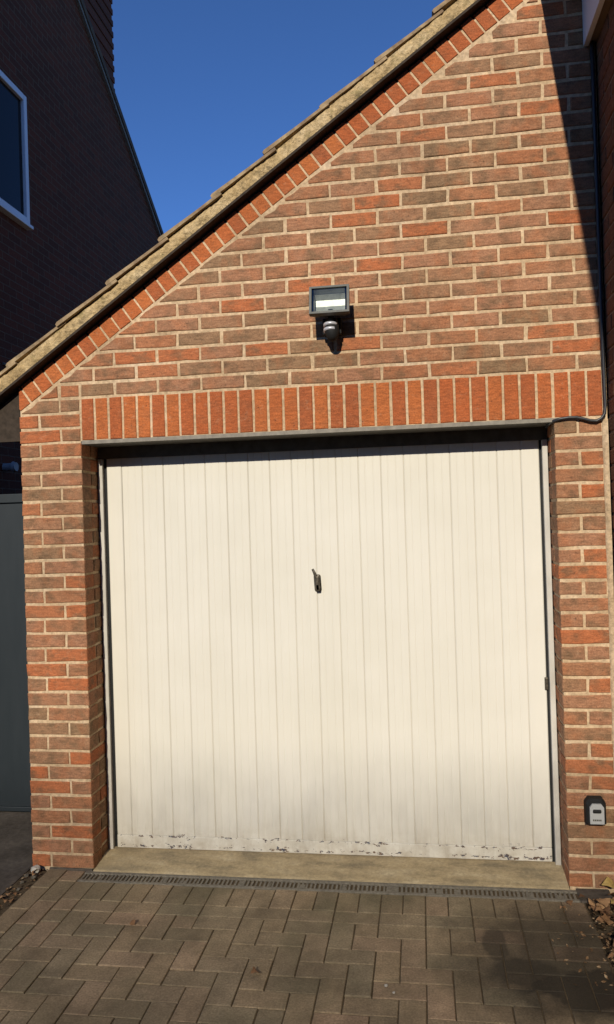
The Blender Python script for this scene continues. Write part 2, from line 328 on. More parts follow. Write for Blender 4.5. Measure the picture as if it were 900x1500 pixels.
# more of the same paving further along the drive, joined
bm = bmesh.new()
for c in range(-2, 25):
    for r in range(11, 60):
        t = (c + r + 1) % 4; x = -0.035 + .1 * c; y = YB - .1 * r
        if t == 0: x0, x1, y0 = max(x, -.235), min(x + .2, 2.37), y - .1
        elif t == 2: x0, x1, y0 = max(x, -.235), min(x + .1, 2.37), y - .2
        else: continue
        if x1 - x0 > .02: box(bm, x0 + .003, x1 - .003, y0 + .003, y - .003, -.05, rb.uniform(-.002, .001))
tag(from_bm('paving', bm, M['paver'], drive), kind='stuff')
# concrete path beside the garage
tag(box_obj('path', (-2.0, -0.345, -3.0, 9.0, -0.20, -0.006), M['path']), kind='structure')
# soil strips: uneven sheets
def soil_sheet(name, x0, x1, y0, y1, z, amp, lab):
    bm = bmesh.new(); nx = max(4, int((x1 - x0) / .012)); ny = int((y1 - y0) / .012)
    vs = [[bm.verts.new((x0 + (x1 - x0) * i / nx, y0 + (y1 - y0) * j / ny, z + amp * (mnoise.noise((i * .35, j * .35, 3.1)) + .5 * mnoise.noise((i * .9, j * .9, 8))))) for i in range(nx + 1)] for j in range(ny + 1)]
    for j in range(ny):
        for i in range(nx): bm.faces.new((vs[j][i], vs[j][i + 1], vs[j + 1][i + 1], vs[j + 1][i]))
    return tag(from_bm(name, bm, M['soil'], smooth=True), lab, 'soil', kind='structure')
soil_sheet('soil_strip', -0.345, -0.236, -1.6, 0.0, -0.010, 0.014, 'strip of dark soil beside the left brick pier')
soil_sheet('soil_bed', 2.37, 2.565, -1.8, -0.125, -0.004, 0.018, 'strip of soil with leaf litter beside the right brick pier')

# ================================================================== GARAGE
garage = tag(empty('garage', (1.1, 0, 0)), 'brick garage with sloping gable roof and cream up-and-over door', 'garage')
garage.matrix_world = Matrix.Translation((0, 0, 0)); garage.location = (0, 0, 0)
ZS = 2.175; XL = -0.3325; XO = 2.325; XR = 2.5625
SL = 0.696; ZV = 2.565                        # verge line: lower edge of the raking bricks z = ZV + SL*x
TH = math.atan(SL); cs, sn = math.cos(TH), math.sin(TH)
def P(s, n_): return (s * cs - n_ * sn, ZV + s * sn + n_ * cs)     # along the slope / square to it
rc = 0.0042                                   # joint recess
XTOP = 2.75
bm = bmesh.new()
prism(bm, [(XL + rc, -0.12), (-rc, -0.12), (-rc, ZS + .004), (XL + rc, ZS + .004)], rc, 0.22)
prism(bm, [(XO + rc, -0.12), (XR + .002, -0.12), (XR + .002, ZS + .004), (XO + rc, ZS + .004)], rc, 0.22)
prism(bm, [(XL + rc, ZS + .004), (XR + .002, ZS + .004), (XR + .002, ZV + SL * XR + .12), (XL + rc, ZV + SL * XL + .118)], rc, 0.22)
wall = from_bm('wall', bm, M['mortar'], garage); wall['label'] = 'multi-coloured brick front wall with pale mortar joints'
def front(u, v, d): return (u, d, v)
CL = lambda poly: clip(poly, -SL, 1.0, ZV - 0.010)
def rect(x0, x1, z0, z1): return [(x0, z0), (x1, z0), (x1, z1), (x0, z1)]
h = 0.0062
def bk(x0, x1, z0, z1, name='brick', depth=0.1):
    return face_block(name, CL(rect(x0, x1, z0, z1)), depth, M['brick'], wall, front)
# gable courses
for r in range(1, 26):
    z0, z1 = 2.4 + .075 * (r - 1) + h, 2.4 + .075 * r - h
    if r % 2: edges = [2.4375 - .225 * n_ for n_ in range(0, 14)]
    else: edges = [2.55 - .225 * n_ for n_ in range(1, 14)]
    edges = sorted([2.55] + edges)
    if r == 1: edges = [e for e in edges if e > .05]; edges = [-.3325 - h, -.115 , 0.0] + edges
    for a, b in zip(edges, edges[1:]):
        xa = max(a, -.3325 - h); w = (b - xa)
        if w < .03: continue
        jx = rb.uniform(-.002, .002)
        if b >= 2.549: bk(xa + h + jx, 2.543, z0, z1)
        else: bk(xa + h + jx, b - h + jx, z0, z1)
# left pier: header and stretcher in turn
for m in range(-3, 29):
    z1, z0 = ZS - .075 * m - h, ZS - .075 * (m + 1) + h
    if (m + 30) % 2 == 0: ed = [(XL, XL + .1025), (XL + .1125, -.0)]; inner = 'stretcher'
    else: ed = [(XL, XL + .215), (XL + .225, -.0)]; inner = 'header'
    jx = rb.uniform(-.003, .003)
    for q, (a, b) in enumerate(ed):
        if m < 0: b = b if q == 0 else -h
        a2 = a if q == 0 else a + jx; b2 = b + (jx if q == 0 else 0)
        bk(a2, b2, z0, z1, depth=.1025)
    if m >= 0:                                # the reveal behind the front brick
        def side(u, v, d): return (-d, u, v)
        if inner == 'stretcher':
            face_block('reveal_brick', rect(.1125, .212, z0, z1), .1, M['brick'], wall, side)
        else:
            face_block('reveal_brick', rect(.1035, .212, z0, z1), .1, M['brick'], wall, side, jit=0.0002)
# right pier
for m in range(0, 29):
    z1, z0 = ZS - .075 * m - h, ZS - .075 * (m + 1) + h
    jx = rb.uniform(-.004, .004)
    if m % 2 == 0:
        bk(XO, XO + .104 + jx, z0, z1); bk(XO + .1155 + jx, 2.541 + rb.uniform(-.004, .002), z0, z1)
    else: bk(XO, 2.541 + rb.uniform(-.004, .002), z0, z1)
    def side2(u, v, d): return (XO + d, u, v)
    face_block('reveal_brick', rect(.1125 if m % 2 else .1035, .212, z0, z1), .1, M['brick'], wall, side2, jit=.0004)
# soldier course over the door
for i in range(34):
    a, b = .075 * i + .005, .075 * (i + 1) - .005
    if i == 33: b = 2.543
    face_block('soldier_brick', rect(a, b, ZS + .008, ZS + .219), .1, M['red_brick'], wall, front, jit=.0012)
# raking course of brick ends under the verge
smin = -0.62
for i in range(60):
    s0 = smin + .075 * i; n0, n1 = .009, .110
    poly = [P(s0 + .005, n0), P(s0 + .070, n0), P(s0 + .070, n1), P(s0 + .005, n1)]
    poly = clip(clip(poly, -1, 0, .3325), 1, 0, 2.55)
    face_block('verge_brick', poly, .1, M['red_brick'], wall, front, jit=.0010, bev=.003, radial=True)
# mortar fillet in the corner to the adjoining house
bm = bmesh.new(); N_ = 60; prev = None
for i in range(N_ + 1):
    z = -.02 + (2.165 + .02) * i / N_; e = .003 * mnoise.noise((0, 0, z * 9)) + .002 * mnoise.noise((4, 0, z * 31))
    ring = [bm.verts.new((2.5385 + e, .0045, z)), bm.verts.new((2.541 + e, -.003, z)), bm.verts.new((2.552, -.010 + e, z)), bm.verts.new((2.5625, -.014 + e, z))]
    if prev:
        for a in range(3): bm.faces.new((prev[a], prev[a + 1], ring[a + 1], ring[a]))
    prev = ring
from_bm('corner_mortar', bm, M['mortar'], wall, smooth=True)
# lintel: steel soffit with a thin front lip
lin = box_obj('lintel', (.0015, XO - .0015, .012, .205, ZS - .012, ZS + .0025), M['lintel'], garage)
box_obj('lip', (.003, 2.36, -.002, .0115, ZS - .012, ZS + .0065), M['lip'], lin)
# door frame
bm = bmesh.new(); fr = from_bm('door_frame', (box(bm, .003, XO - .003, .192, .245, 2.10, ZS - .0125), bm)[1], M['lintel'], garage)
box_obj('jamb', (.003, .029, .185, .25, -.02, 2.0995), M['frame'], fr, bev=.003)
box_obj('jamb', (2.296, XO - .003, .178, .25, -.02, 2.0995), M['frame'], fr, bev=.003)
box_obj('seal', (.0295, .0455, .212, .25, .02, 2.0995), M['black'], fr)
box_obj('seal', (2.278, 2.2955, .206, .25, .02, 2.0995), M['black'], fr)
box_obj('backing', (.0, XO, .262, .27, -.02, 2.17), M['black'], fr)
# door: twenty pressed vertical panels
door = empty('door'); door.parent = garage; door['label'] = 'cream painted vertical-ribbed garage door, paint chipped along the bottom'
X0, X1, YD = 0.0465, 2.284, 0.200
jn = [X0, .130] + [.130 + .1148 * i for i in range(1, 19)] + [X1]
def panel_mesh(w, ridges=True):
    g_ = .0050; pr = [(0, .0045), (.0012, .0028), (g_, .0)]
    for f in (.30, .66):
        pr += [(w * f - .004, .0), (w * f - .001, .0010), (w * f + .001, .0010), (w * f + .004, .0)] if w > .09 else []
    pr += [(w - g_, .0), (w - .0012, .0028), (w, .0045)]
    zs = [.1] + [.1 + (2.0 * i / 12) for i in range(1, 13)] + [2.112]
    V, F = [], []
    for z in zs:
        for (x, y) in pr: V.append((x, y + .0012 * math.sin(z * 2.1 + w * 90), z))
    n_ = len(pr)
    for j in range(len(zs) - 1):
        for i in range(n_ - 1): F.append((j * n_ + i, j * n_ + i + 1, (j + 1) * n_ + i + 1, (j + 1) * n_ + i))
    me = bpy.data.meshes.new('panel'); me.from_pydata(V, [], F); me.materials.append(M['door']); return me
std = panel_mesh(.1148)
for a, b in zip(jn, jn[1:]):
    me = std if abs(b - a - .1148) < 1e-4 else panel_mesh(b - a)
    o = link('panel', me, M['door'], door, (a, YD + rb.uniform(-.0006, .0006), 0)); o.rotation_euler = (rb.uniform(-.0005, .0005), 0, rb.uniform(-.006, .006))
box_obj('bottom_rail', (X0, X1, YD - .0008, YD + .03, .030, .0985), M['door'], door, bev=.004)
box_obj('backing', (X0, X1, YD + .009, YD + .04, .08, 2.11), M['door'], door)
# handle: oblong plate, turned lever, key barrel
bm = bmesh.new(); hx, hz = 1.166, 1.425
mt = Matrix.Translation((hx, 0, hz)) @ Matrix.Rotation(R(-3), 4, 'Y') @ Matrix.Translation((-hx, 0, -hz))
box(bm, hx - .018, hx + .018, YD - .010, YD + .004, hz - .050, hz + .036, bev=.009, mtx=mt)
tube(bm, [(hx + .002, YD - .006, hz - .028), (hx + .002, YD - .034, hz - .028)], .0135, 14)
box(bm, hx - .010, hx + .014, YD - .034, YD - .020, hz - .046, hz + .030, bev=.006, mtx=mt)
tube(bm, [(hx - .004, YD - .027, hz + .020), (hx - .012, YD - .027, hz + .048), (hx - .021, YD - .025, hz + .066)], [.0085, .0075, .006], 10)
hd = from_bm('handle', bm, M['handle'], door, smooth=False); hd['label'] = 'small dark bronze turning handle in the middle of the door'
# latch peg at the right edge
box_obj('latch', (2.274, 2.290, .188, .206, .875, .935), M['handle'], door, bev=.003)
# threshold slab
bm = bmesh.new(); nx, ny = 160, 16
vv = [[bm.verts.new((.0 + XO * i / nx, .222 - .240 * j / ny, (.030 - .032 * (j / ny) ** 1.15) + .0022 * mnoise.noise((i * .12, j * .25, 0)) + .0010 * mnoise.noise((i * .7, j * .7, 5)) - (.012 if j == ny else 0))) for i in range(nx + 1)] for j in range(ny + 1)]
for j in range(ny):
    for i in range(nx): bm.faces.new((vv[j][i], vv[j][i + 1], vv[j + 1][i + 1], vv[j + 1][i]))
th = from_bm('threshold', bm, M['concrete'], garage, smooth=True); th['label'] = 'sandy concrete threshold sloping from the door to the drain'
# concrete haunching at the foot of the right pier
bm = bmesh.new(); box(bm, 2.352, 2.50, -.125, -.001, -.05, .004, bev=.006)
for v in bm.verts: v.co.z += .004 * mnoise.noise(v.co * 25) if v.co.z > 0 else 0
from_bm('footing', bm, M['path'], garage)
bm = bmesh.new(); box(bm, -.235, -.004, -.008, .0035, -.05, .006, bev=.002); from_bm('footing', bm, M['path'], garage)

# roof
roof_n0 = .1180
bm = bmesh.new(); YB2 = 5.6; SE = 3.65
def slab(bm, s0, s1, n0, n1, y0, y1, dn=0.0):
    c = [P(s0, n0), P(s1, n0 + dn), P(s1, n1 + dn), P(s0, n1)]; prism(bm, c, y0, y1)
SL0 = -0.66
slab(bm, SL0, SE, roof_n0 + .012, roof_n0 + .075, .0, YB2); roof = from_bm('roof', bm, M['undercloak'], garage)
bm = bmesh.new(); slab(bm, SL0, SE, roof_n0, roof_n0 + .0115, -.054, .25); from_bm('undercloak', bm, M['undercloak'], roof)
# bedding mortar, rough
bm = bmesh.new(); NS = 240; prev = None
for i in range(NS + 1):
    s = SL0 + (SE - SL0) * i / NS; ring = []
    for q, (n_, y) in enumerate(((roof_n0 + .012, -.046), (roof_n0 + .03, -.049), (roof_n0 + .052, -.047), (roof_n0 + .075, -.042), (roof_n0 + .084, .1))):
        e = .008 * mnoise.noise((s * 12, q * .8, 0)) + .008 * mnoise.noise((s * 45, q * 1.9, 4))
        x, z = P(s, n_ + (e * .6 if q else 0)); ring.append(bm.verts.new((x, y + e, z)))
    if prev:
        for a in range(4): bm.faces.new((prev[a], prev[a + 1], ring[a + 1], ring[a]))
    prev = ring
from_bm('bedding_mortar', bm, M['verge_mortar'], roof, smooth=True)
# verge tiles one by one: nose raised over the course below
S_NOSE = (0.749 + .105) / cs
gauge = .2745 / cs
course = [S_NOSE + gauge * i for i in range(-5, 8)]
bm0 = bmesh.new()
tl = .385; nb = roof_n0 + .072
def tile_mesh(w, name='tile'):
    V, F = [], []
    prof = [(0, .016), (.0, .033), (.012, .038), (tl * .5, .026), (tl, .014), (tl, .000)]
    ys = [0, .006, w - .006, w]
    for yi, y in enumerate(ys):
        ins = .004 if yi in (0, 3) else 0
        for (s, n_) in prof:
            V.append((s * cs - (n_ - (ins if n_ > .02 else 0)) * sn, y, s * sn + (n_ - (ins if n_ > .02 else 0)) * cs))
    n_ = len(prof)
    for j in range(3):
        for i in range(n_): F.append((j * n_ + i, j * n_ + (i + 1) % n_, (j + 1) * n_ + (i + 1) % n_, (j + 1) * n_ + i))
    F.append(tuple(range(n_))); F.append(tuple(range(3 * n_, 4 * n_)))
    me = bpy.data.meshes.new(name); me.from_pydata(V, [], F); b_ = bmesh.new(); b_.from_mesh(me); bmesh.ops.recalc_face_normals(b_, faces=b_.faces); b_.to_mesh(me); b_.free(); return me
vt = tile_mesh(.30)
for s in course:
    if s < SL0 - .03: s = SL0 - .03
    x, z = P(s + rb.uniform(-.008, .008), nb + rb.uniform(-.002, .004)); o = link('tile', vt, M['verge_tile'], roof, (x, -.056 + rb.uniform(-.006, .006), z)); o.rotation_euler = (rb.uniform(-.02, .02), rb.uniform(-.008, .008), rb.uniform(-.012, .012))
# remaining tiles joined
bm = bmesh.new(); src = tile_mesh(.297)
for s in course:
    x, z = P(s, nb)
    for j in range(18):
        n0 = len(bm.verts); bm.from_mesh(src); bm.verts.ensure_lookup_table()
        for v in bm.verts[n0:]: v.co += Vector((x, .242 + j * .30, z))
tag(from_bm('tile_field', bm, M['tile'], roof), kind='stuff')
# eaves on the low side: soffit, fascia, gutter
ez = 2.262
box_obj('soffit', (-.60, XL - .002, .032, YB2, ez, ez + .012), M['gsoffit'], garage)
box_obj('fascia', (-.622, -.6005, .0, YB2, ez - .015, ez + .14), M['gutter'], garage)
bm = bmesh.new(); prism(bm, [(-.60, 2.195), (XL - .003, 2.195), (XL - .003, ZV + SL * XL + .12), (-.60, ZV - SL * .60 + .12)], .012, .03); from_bm('box_end', bm, M['undercloak'], garage)
box_obj('side_wall', (XL + .006, -.12, .222, 5.4, -.1, 2.40), M['adj_brick'], garage)
box_obj('back_wall', (XL + .006, 2.56, 5.4, 5.6, -.1, 2.40), M['adj_brick'], garage)

# ================================================================== ADJOINING HOUSE on the right
adj = tag(empty('adjoining_house', (5, -1, 0)), 'brick house with boxed eaves joining the garage wall, in shade', 'house')
adj.location = (0, 0, 0)
XW = 2.5675
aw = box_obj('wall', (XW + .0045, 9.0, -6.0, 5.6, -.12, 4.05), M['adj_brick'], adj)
def adjf(u, v, d): return (XW + d, u, v)
for m in range(54):
    z0 = .075 * m + h; off = 0 if m % 2 else .1125
    for j in range(4):
        a = -.225 * (j + 1) - .004 + off; b = -.225 * j - .004 + off
        b = min(b, -.004)
        if b - a < .05: continue
        face_block('brick', rect(a + h, b - h, z0, z0 + .065), .1, M['shade_brick'], aw, adjf)
# boxed eaves: soffit, fascia, gutter
box_obj('soffit', (2.535, XW + .0035, -6.0, -.0035, 3.905, 3.92), M['soffit'], adj)
box_obj('fascia', (2.512, 2.5345, -6.0, -.0035, 3.893, 4.20), M['upvc'], adj)
bm = bmesh.new(); pts = []
for t in range(0, 11):
    a = math.pi * t / 10; pts.append((2.400 + .083 * math.cos(a), 4.235 - .075 * math.sin(a)))
inner = [(2.400 + .079 * math.cos(math.pi * t / 10), 4.237 - .071 * math.sin(math.pi * t / 10)) for t in range(10, -1, -1)]
va = [[bm.verts.new((x, y, z)) for x, z in pts + inner] for y in (-6.0, -.006)]; n_ = len(va[0])
for i in range(n_): bm.faces.new((va[0][i], va[0][(i + 1) % n_], va[1][(i + 1) % n_], va[1][i]))
from_bm('gutter', bm, M['gutter'], adj)
bm = bmesh.new(); xr = 2.318
prism(bm, [(xr, 4.27), (xr, 4.33), (6.0, 4.33 + SL * (6 - xr)), (9.6, 4.33 + SL * (6 - xr) - SL * 3.6), (9.6, 4.27 + SL * (6 - xr) - SL * 3.6), (6.0, 4.27 + SL * (6 - xr))], -6.3, -.07)
from_bm('roof', bm, M['tile'], adj)
bm = bmesh.new(); prism(bm, [(2.60, 4.0), (2.60, 4.40), (6, 4.26 + SL * (6 - xr)), (8.9, 4.3), (8.9, 4.0)], -5.98, -.08); from_bm('gable', bm, M['adj_brick'], adj)
bm = bmesh.new(); prism(bm, [(2.9, 3.0), (2.9, 4.60), (6, 4.26 + SL * (6 - xr)), (8.9, 4.3), (8.9, 3.0)], .0, 5.5); from_bm('rear_wing', bm, M['adj_brick'], adj)

# ================================================================== NEIGHBOURING HOUSE on the left
nb_h = tag(empty('neighbouring_house', (-5, 4, 0)), 'tall dark brick house in shade with white framed window, across the side path', 'house')
nb_h.location = (0, 0, 0)
XN = -2.0
def vz(y): return 7.70 - .66 * (y - 4.61)
yr, ya, yb = 4.0, -.6, 8.6
bm = bmesh.new()
prof = [(ya, -.1), (yb, -.1), (yb, vz(yb)), (yr, vz(yr)), (ya, vz(yr) - .66 * (yr - ya))]
wy0, wy1, wz0, wz1 = 2.06, 3.26, 4.665, 5.92
a = [bm.verts.new((XN, y, z)) for y, z in prof]; b = [bm.verts.new((XN - 7, y, z)) for y, z in prof]
f0 = bm.faces.new(a); bm.faces.new(b)
for i in range(5): bm.faces.new((a[i], a[(i + 1) % 5], b[(i + 1) % 5], b[i]))
bmesh.ops.triangulate(bm, faces=bm.faces)
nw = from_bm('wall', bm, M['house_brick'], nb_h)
# roof planes with projecting tile edge
bm = bmesh.new()
for sgn in (1, -1):
    y1 = yb + .3 if sgn == 1 else ya - .3; z1 = vz(yr) - .66 * abs(y1 - yr)
    q = [(yr, vz(yr) + .02), (y1, z1 + .02), (y1, z1 + .11), (yr, vz(yr) + .11)]
    A = [bm.verts.new((XN + .05, y, z)) for y, z in q]; B = [bm.verts.new((XN - 7.05, y, z)) for y, z in q]
    bm.faces.new(A); bm.faces.new(B)
    for i in range(4): bm.faces.new((A[i], A[(i + 1) % 4], B[(i + 1) % 4], B[i]))
nr = from_bm('roof', bm, M['tile'], nb_h)
bm = bmesh.new(); q = [(yr, vz(yr) - .03), (yb + .3, vz(yb + .3) - .03), (yb + .3, vz(yb + .3) + .018), (yr, vz(yr) + .018)]
A = [bm.verts.new((XN + .035, y, z)) for y, z in q]; B = [bm.verts.new((XN - .05, y, z)) for y, z in q]
bm.faces.new(A); bm.faces.new(B)
for i in range(4): bm.faces.new((A[i], A[(i + 1) % 4], B[(i + 1) % 4], B[i]))
from_bm('verge_board', bm, M['lip'], nr)
# chimney with courses stepping in and out
bm = bmesh.new()
for i in range(46):
    e = .012 if i % 2 else 0.0; z = 6.55 + .075 * i
    box(bm, XN - .75 - e, XN - .10 + e, 4.75 - e, 5.86 + e, z, z + .0745)
from_bm('chimney', bm, M['house_brick_x'], nr)
# window
win = box_obj('window', (XN - .05, XN + .012, wy0 + .055, wy1 - .055, wz0 + .055, wz1 - .055), M['glass'], nb_h)
for nm, d in (('frame', (wy0, wy0 + .06, wz0, wz1)), ('frame', (wy1 - .06, wy1, wz0, wz1)), ('frame', (wy0 + .0605, wy1 - .0605, wz0, wz0 + .06)), ('frame', (wy0 + .0605, wy1 - .0605, wz1 - .06, wz1)), ('mullion', (2.62, 2.68, wz0 + .0605, wz1 - .0605))):
    box_obj(nm, (XN - .04, XN + .045, d[0], d[1], d[2], d[3]), M['upvc'], win, bev=.006)
box_obj('sill', (XN - .04, XN + .07, wy0 - .05, wy1 + .02, wz0 - .035, wz0 - .002), M['upvc'], win, bev=.006)
# flue cover and a run of cable low on that wall
bm = bmesh.new(); tube(bm, [(XN - .02, 2.735, 2.29), (XN + .09, 2.735, 2.29)], .035, 16); tube(bm, [(XN + .09, 2.735, 2.29), (XN + .12, 2.735, 2.29)], [.05, .04], 16)
from_bm('flue', bm, M['gplastic'], nb_h)
bm = bmesh.new(); tube(bm, [(XN + .012, 2.75, 3.23), (XN + .012, 3.05, 3.225), (XN + .012, 3.32, 3.22)], .011, 8); from_bm('pipe', bm, M['lip'], nb_h)

# ================================================================== GATE across the side path
gate = tag(empty('side_gate', (-1.1, .72, 0)), 'dark slate-blue painted side gate beside the left brick pier', 'gate'); gate.location = (0, 0, 0)
gy = .70
box_obj('panel', (-1.318, -.364, gy + .003, gy + .025, .035, 1.90), M['gate'], gate, bev=.0025)
box_obj('rail', (-1.32, -.362, gy - .012, gy + .03, 1.9005, 1.955), M['gate'], gate, bev=.004)
box_obj('rail', (-1.32, -.362, gy - .002, gy + .028, .006, .0345), M['gate'], gate, bev=.003)
box_obj('post', (-1.42, -1.325, gy - .03, gy + .065, -.05, 2.02), M['gate'], gate, bev=.006)
box_obj('panel', (-1.98, -1.426, gy + .003, gy + .025, .01, 1.93), M['gate'], gate, bev=.0025)

# ================================================================== DRAIN
drain = tag(empty('drain_channel', (1.15, -.07, 0)), 'slotted drain channel running along the concrete threshold', 'drain'); drain.location = (0, 0, 0)
DX0, DX1, DY0, DY1 = -.032, 2.352, -.120, -.017
bm = bmesh.new(); box(bm, DX0, DX1, DY0, DY1, -.10, -.0298); from_bm('channel', bm, M['soil'], drain)
bm = bmesh.new()
box(bm, DX0, DX1, DY0, DY0 + .018, -.029, .0015, bev=.002); box(bm, DX0, DX1, DY1 - .022, DY1, -.029, .0015, bev=.002)
box(bm, DX0, DX1, DY0 + .0185, DY1 - .0225, -.0295, -.020)
from_bm('rim', bm, M['grate'], drain)
bm = bmesh.new(); x = DX0 + .005
while x < DX1 - .02:
    w = .0095 * rb.uniform(.85, 1.15)
    box(bm, x, x + w, DY0 + .0181, DY1 - .0221, -.0195, rb.uniform(-.003, .001)); x += .0205
for i in range(34):
    x = rb.uniform(DX0, DX1 - .06) if i % 3 else rb.uniform(1.5, 2.28); box(bm, x, x + rb.uniform(.008, .04), DY0 + .0183, DY1 - .0223 - rb.uniform(0, .03), -.0192, rb.uniform(-.010, -.002))
tag(from_bm('slot_bars', bm, M['grate'], drain), kind='stuff')

# ================================================================== FLOODLIGHT
fl = tag(empty('floodlight', (1.31, 0, 2.7)), 'grey security floodlight with motion sensor on the brick gable', 'floodlight'); fl.location = (0, 0, 0)
fx, fy, fz = 1.308, -.125, 2.765
mt = Matrix.Translation((fx, fy, fz)) @ Matrix.Rotation(R(-14), 4, 'X')      # face tips towards the ground a little
HW, HH = .094, .070
bm = bmesh.new()                               # housing: a tapered shell
fo = [(-HW, -HH), (HW, -HH), (HW, HH), (-HW, HH)]; bo = [(-HW * .68, -HH * .62), (HW * .68, -HH * .62), (HW * .68, HH * .7), (-HW * .68, HH * .7)]
A = [bm.verts.new(mt @ Vector((x, -.022, z))) for x, z in fo]; A2 = [bm.verts.new(mt @ Vector((x, .004, z))) for x, z in fo]
B = [bm.verts.new(mt @ Vector((x, .068, z))) for x, z in bo]
I = [bm.verts.new(mt @ Vector((x * .88, -.022, z * .86))) for x, z in fo]; I2 = [bm.verts.new(mt @ Vector((x * .88, -.012, z * .86))) for x, z in fo]
for U, V_ in ((A, A2), (A2, B), (A, I), (I, I2)):
    for i in range(4): bm.faces.new((U[i], U[(i + 1) % 4], V_[(i + 1) % 4], V_[i]))
bm.faces.new(B)
hs = from_bm('housing', bm, M['lamp'], fl)
for m_ in (0, ): hs.data.validate()
bm = bmesh.new()                               # trough reflector
rp = [(.058, -.010), (.052, .018), (.030, .042), (.0, .047), (-.022, .042), (-.036, .018), (-.058, -.010)]
L_ = [bm.verts.new(mt @ Vector((-.074, y, z))) for z, y in rp]; R_ = [bm.verts.new(mt @ Vector((.074, y, z))) for z, y in rp]
for i in range(6): bm.faces.new((L_[i], L_[i + 1], R_[i + 1], R_[i]))
bm.faces.new(L_); bm.faces.new(R_); from_bm('reflector', bm, M['reflector'], fl)
bm = bmesh.new(); box(bm, -.0815, .0815, -.0165, -.0135, -.0595, .0595, mtx=mt); from_bm('glass', bm, M['lglass'], fl)
bm = bmesh.new()
for i in range(5): box(bm, -.055 + .025 * i, -.049 + .025 * i, .069, .085, -.03, .035, mtx=mt)
from_bm('cooling_fin', bm, M['lamp'], fl)
bm = bmesh.new(); box(bm, fx - .045, fx + .045, -.058, -.0015, 2.625, 2.705, bev=.006); box(bm, fx - .012, fx + .012, -.105, -.05, 2.680, 2.735, bev=.004); from_bm('bracket', bm, M['black'], fl)
bm = bmesh.new(); box(bm, 1.286, 1.290, -.012, -.0015, 2.83, 2.86); from_bm('fixing_screw', bm, M['handle'], fl)
bm = bmesh.new()
tube(bm, [(fx + .002, -.070, 2.690), (fx + .002, -.080, 2.655), (fx + .003, -.082, 2.628), (fx + .004, -.080, 2.605), (fx + .004, -.078, 2.590)], [.028, .034, .034, .027, .014], 20)
sn_o = from_bm('sensor', bm, M['black'], fl, smooth=True)
for zc in (2.662, 2.638):
    bm = bmesh.new(); tube(bm, [(fx - .003, -.083, zc + .006), (fx - .003, -.085, zc - .006)], [.0345, .0345], 20); from_bm('band', bm, M['silver'], sn_o, smooth=True)

# ================================================================== KEY SAFE
ks = tag(empty('key_safe', (2.448, 0, .37)), 'small black and grey key safe on the right brick pier', 'key safe'); ks.location = (0, 0, 0)
bm = bmesh.new(); kx = 2.447
oc = [(-.046, -.058), (.046, -.058), (.046, .040), (.030, .062), (-.030, .062), (-.046, .040)]
A = [bm.verts.new((kx + x, -.004, .371 + z)) for x, z in oc]; B = [bm.verts.new((kx + x * .96, -.038, .371 + z * .96)) for x, z in oc]; C = [bm.verts.new((kx + x * .80, -.046, .371 + z * .84)) for x, z in oc]
for U, V_ in ((A, B), (B, C)):
    for i in range(6): bm.faces.new((U[i], U[(i + 1) % 6], V_[(i + 1) % 6], V_[i]))
bm.faces.new(C); bm.faces.new(A); from_bm('case', bm, M['black'], ks)
bm = bmesh.new(); prism(bm, [(kx - .030, .321), (kx + .032, .321), (kx + .032, .396), (kx + .020, .412), (kx - .018, .412), (kx - .030, .396)], -.056, -.0462); from_bm('face_plate', bm, M['gplastic'], ks)
bm = bmesh.new(); box(bm, kx - .018, kx + .019, -.066, -.0562, .373, .390, bev=.005); from_bm('knob', bm, M['black'], ks)
bm = bmesh.new()
for i in range(5): box(bm, kx - .018 + .0078 * i, kx - .013 + .0078 * i, -.0585, -.0562, .336, .343)
from_bm('buttons', bm, M['handle'], ks)

# ================================================================== CABLE
bm = bmesh.new()
path = [(2.548, -.014, 4.15), (2.548, -.014, 3.5), (2.549, -.014, 2.9), (2.550, -.015, 2.5), (2.551, -.016, 2.30), (2.552, -.017, 2.225), (2.548, -.018, 2.190), (2.535, -.018, 2.168), (2.512, -.018, 2.158), (2.485, -.017, 2.160), (2.455, -.016, 2.170), (2.425, -.015, 2.178), (2.39, -.014, 2.179), (2.35, -.012, 2.174), (2.325, -.006, 2.168), (2.312, .02, 2.162), (2.31, .12, 2.155)]
tube(bm, path, [.0095] * 4 + [.0072] * (len(path) - 4), 10)
tag(from_bm('cable', bm, M['gutter'], smooth=True), 'black cable running down the corner and along under the soldier bricks', 'cable')

# ================================================================== ADDED, UNSEEN: house blocking the low sky and thin hedge for soft shade
opp = tag(empty('sky_blocker_house'), 'unseen brick house added across the drive to block the low sky', 'house')
box_obj('wall', (-11, 15, -22, -14, -.1, 5.2), M['house_brick_x'], opp)  # wall of the added sky blocker
bm = bmesh.new(); q = [(-13.6, 5.0), (-18, 7.9), (-22.4, 5.0)]
A = [bm.verts.new((-11.3, y, z)) for y, z in q]; B = [bm.verts.new((15.3, y, z)) for y, z in q]
bm.faces.new(A); bm.faces.new(B)
for i in range(3): bm.faces.new((A[i], A[(i + 1) % 3], B[(i + 1) % 3], B[i]))
from_bm('roof', bm, M['tile'], opp)  # roof of the added sky blocker
for i in range(5):
    for zz in (1.0, 3.4):
        x = -8 + 4.6 * i; w_ = box_obj('window', (x, x + 1.5, -14.01, -13.99, zz, zz + 1.2), M['glass'], opp)
        box_obj('frame', (x - .07, x + 1.57, -14.03, -14.008, zz - .07, zz + 1.27), M['upvc'], w_)
hedge = tag(empty('shade_hedge'), 'unseen thin hedge added across the drive to shade the door bottom and paving', 'hedge')
rh = random.Random(3); bm = bmesh.new(); HY = -13.0
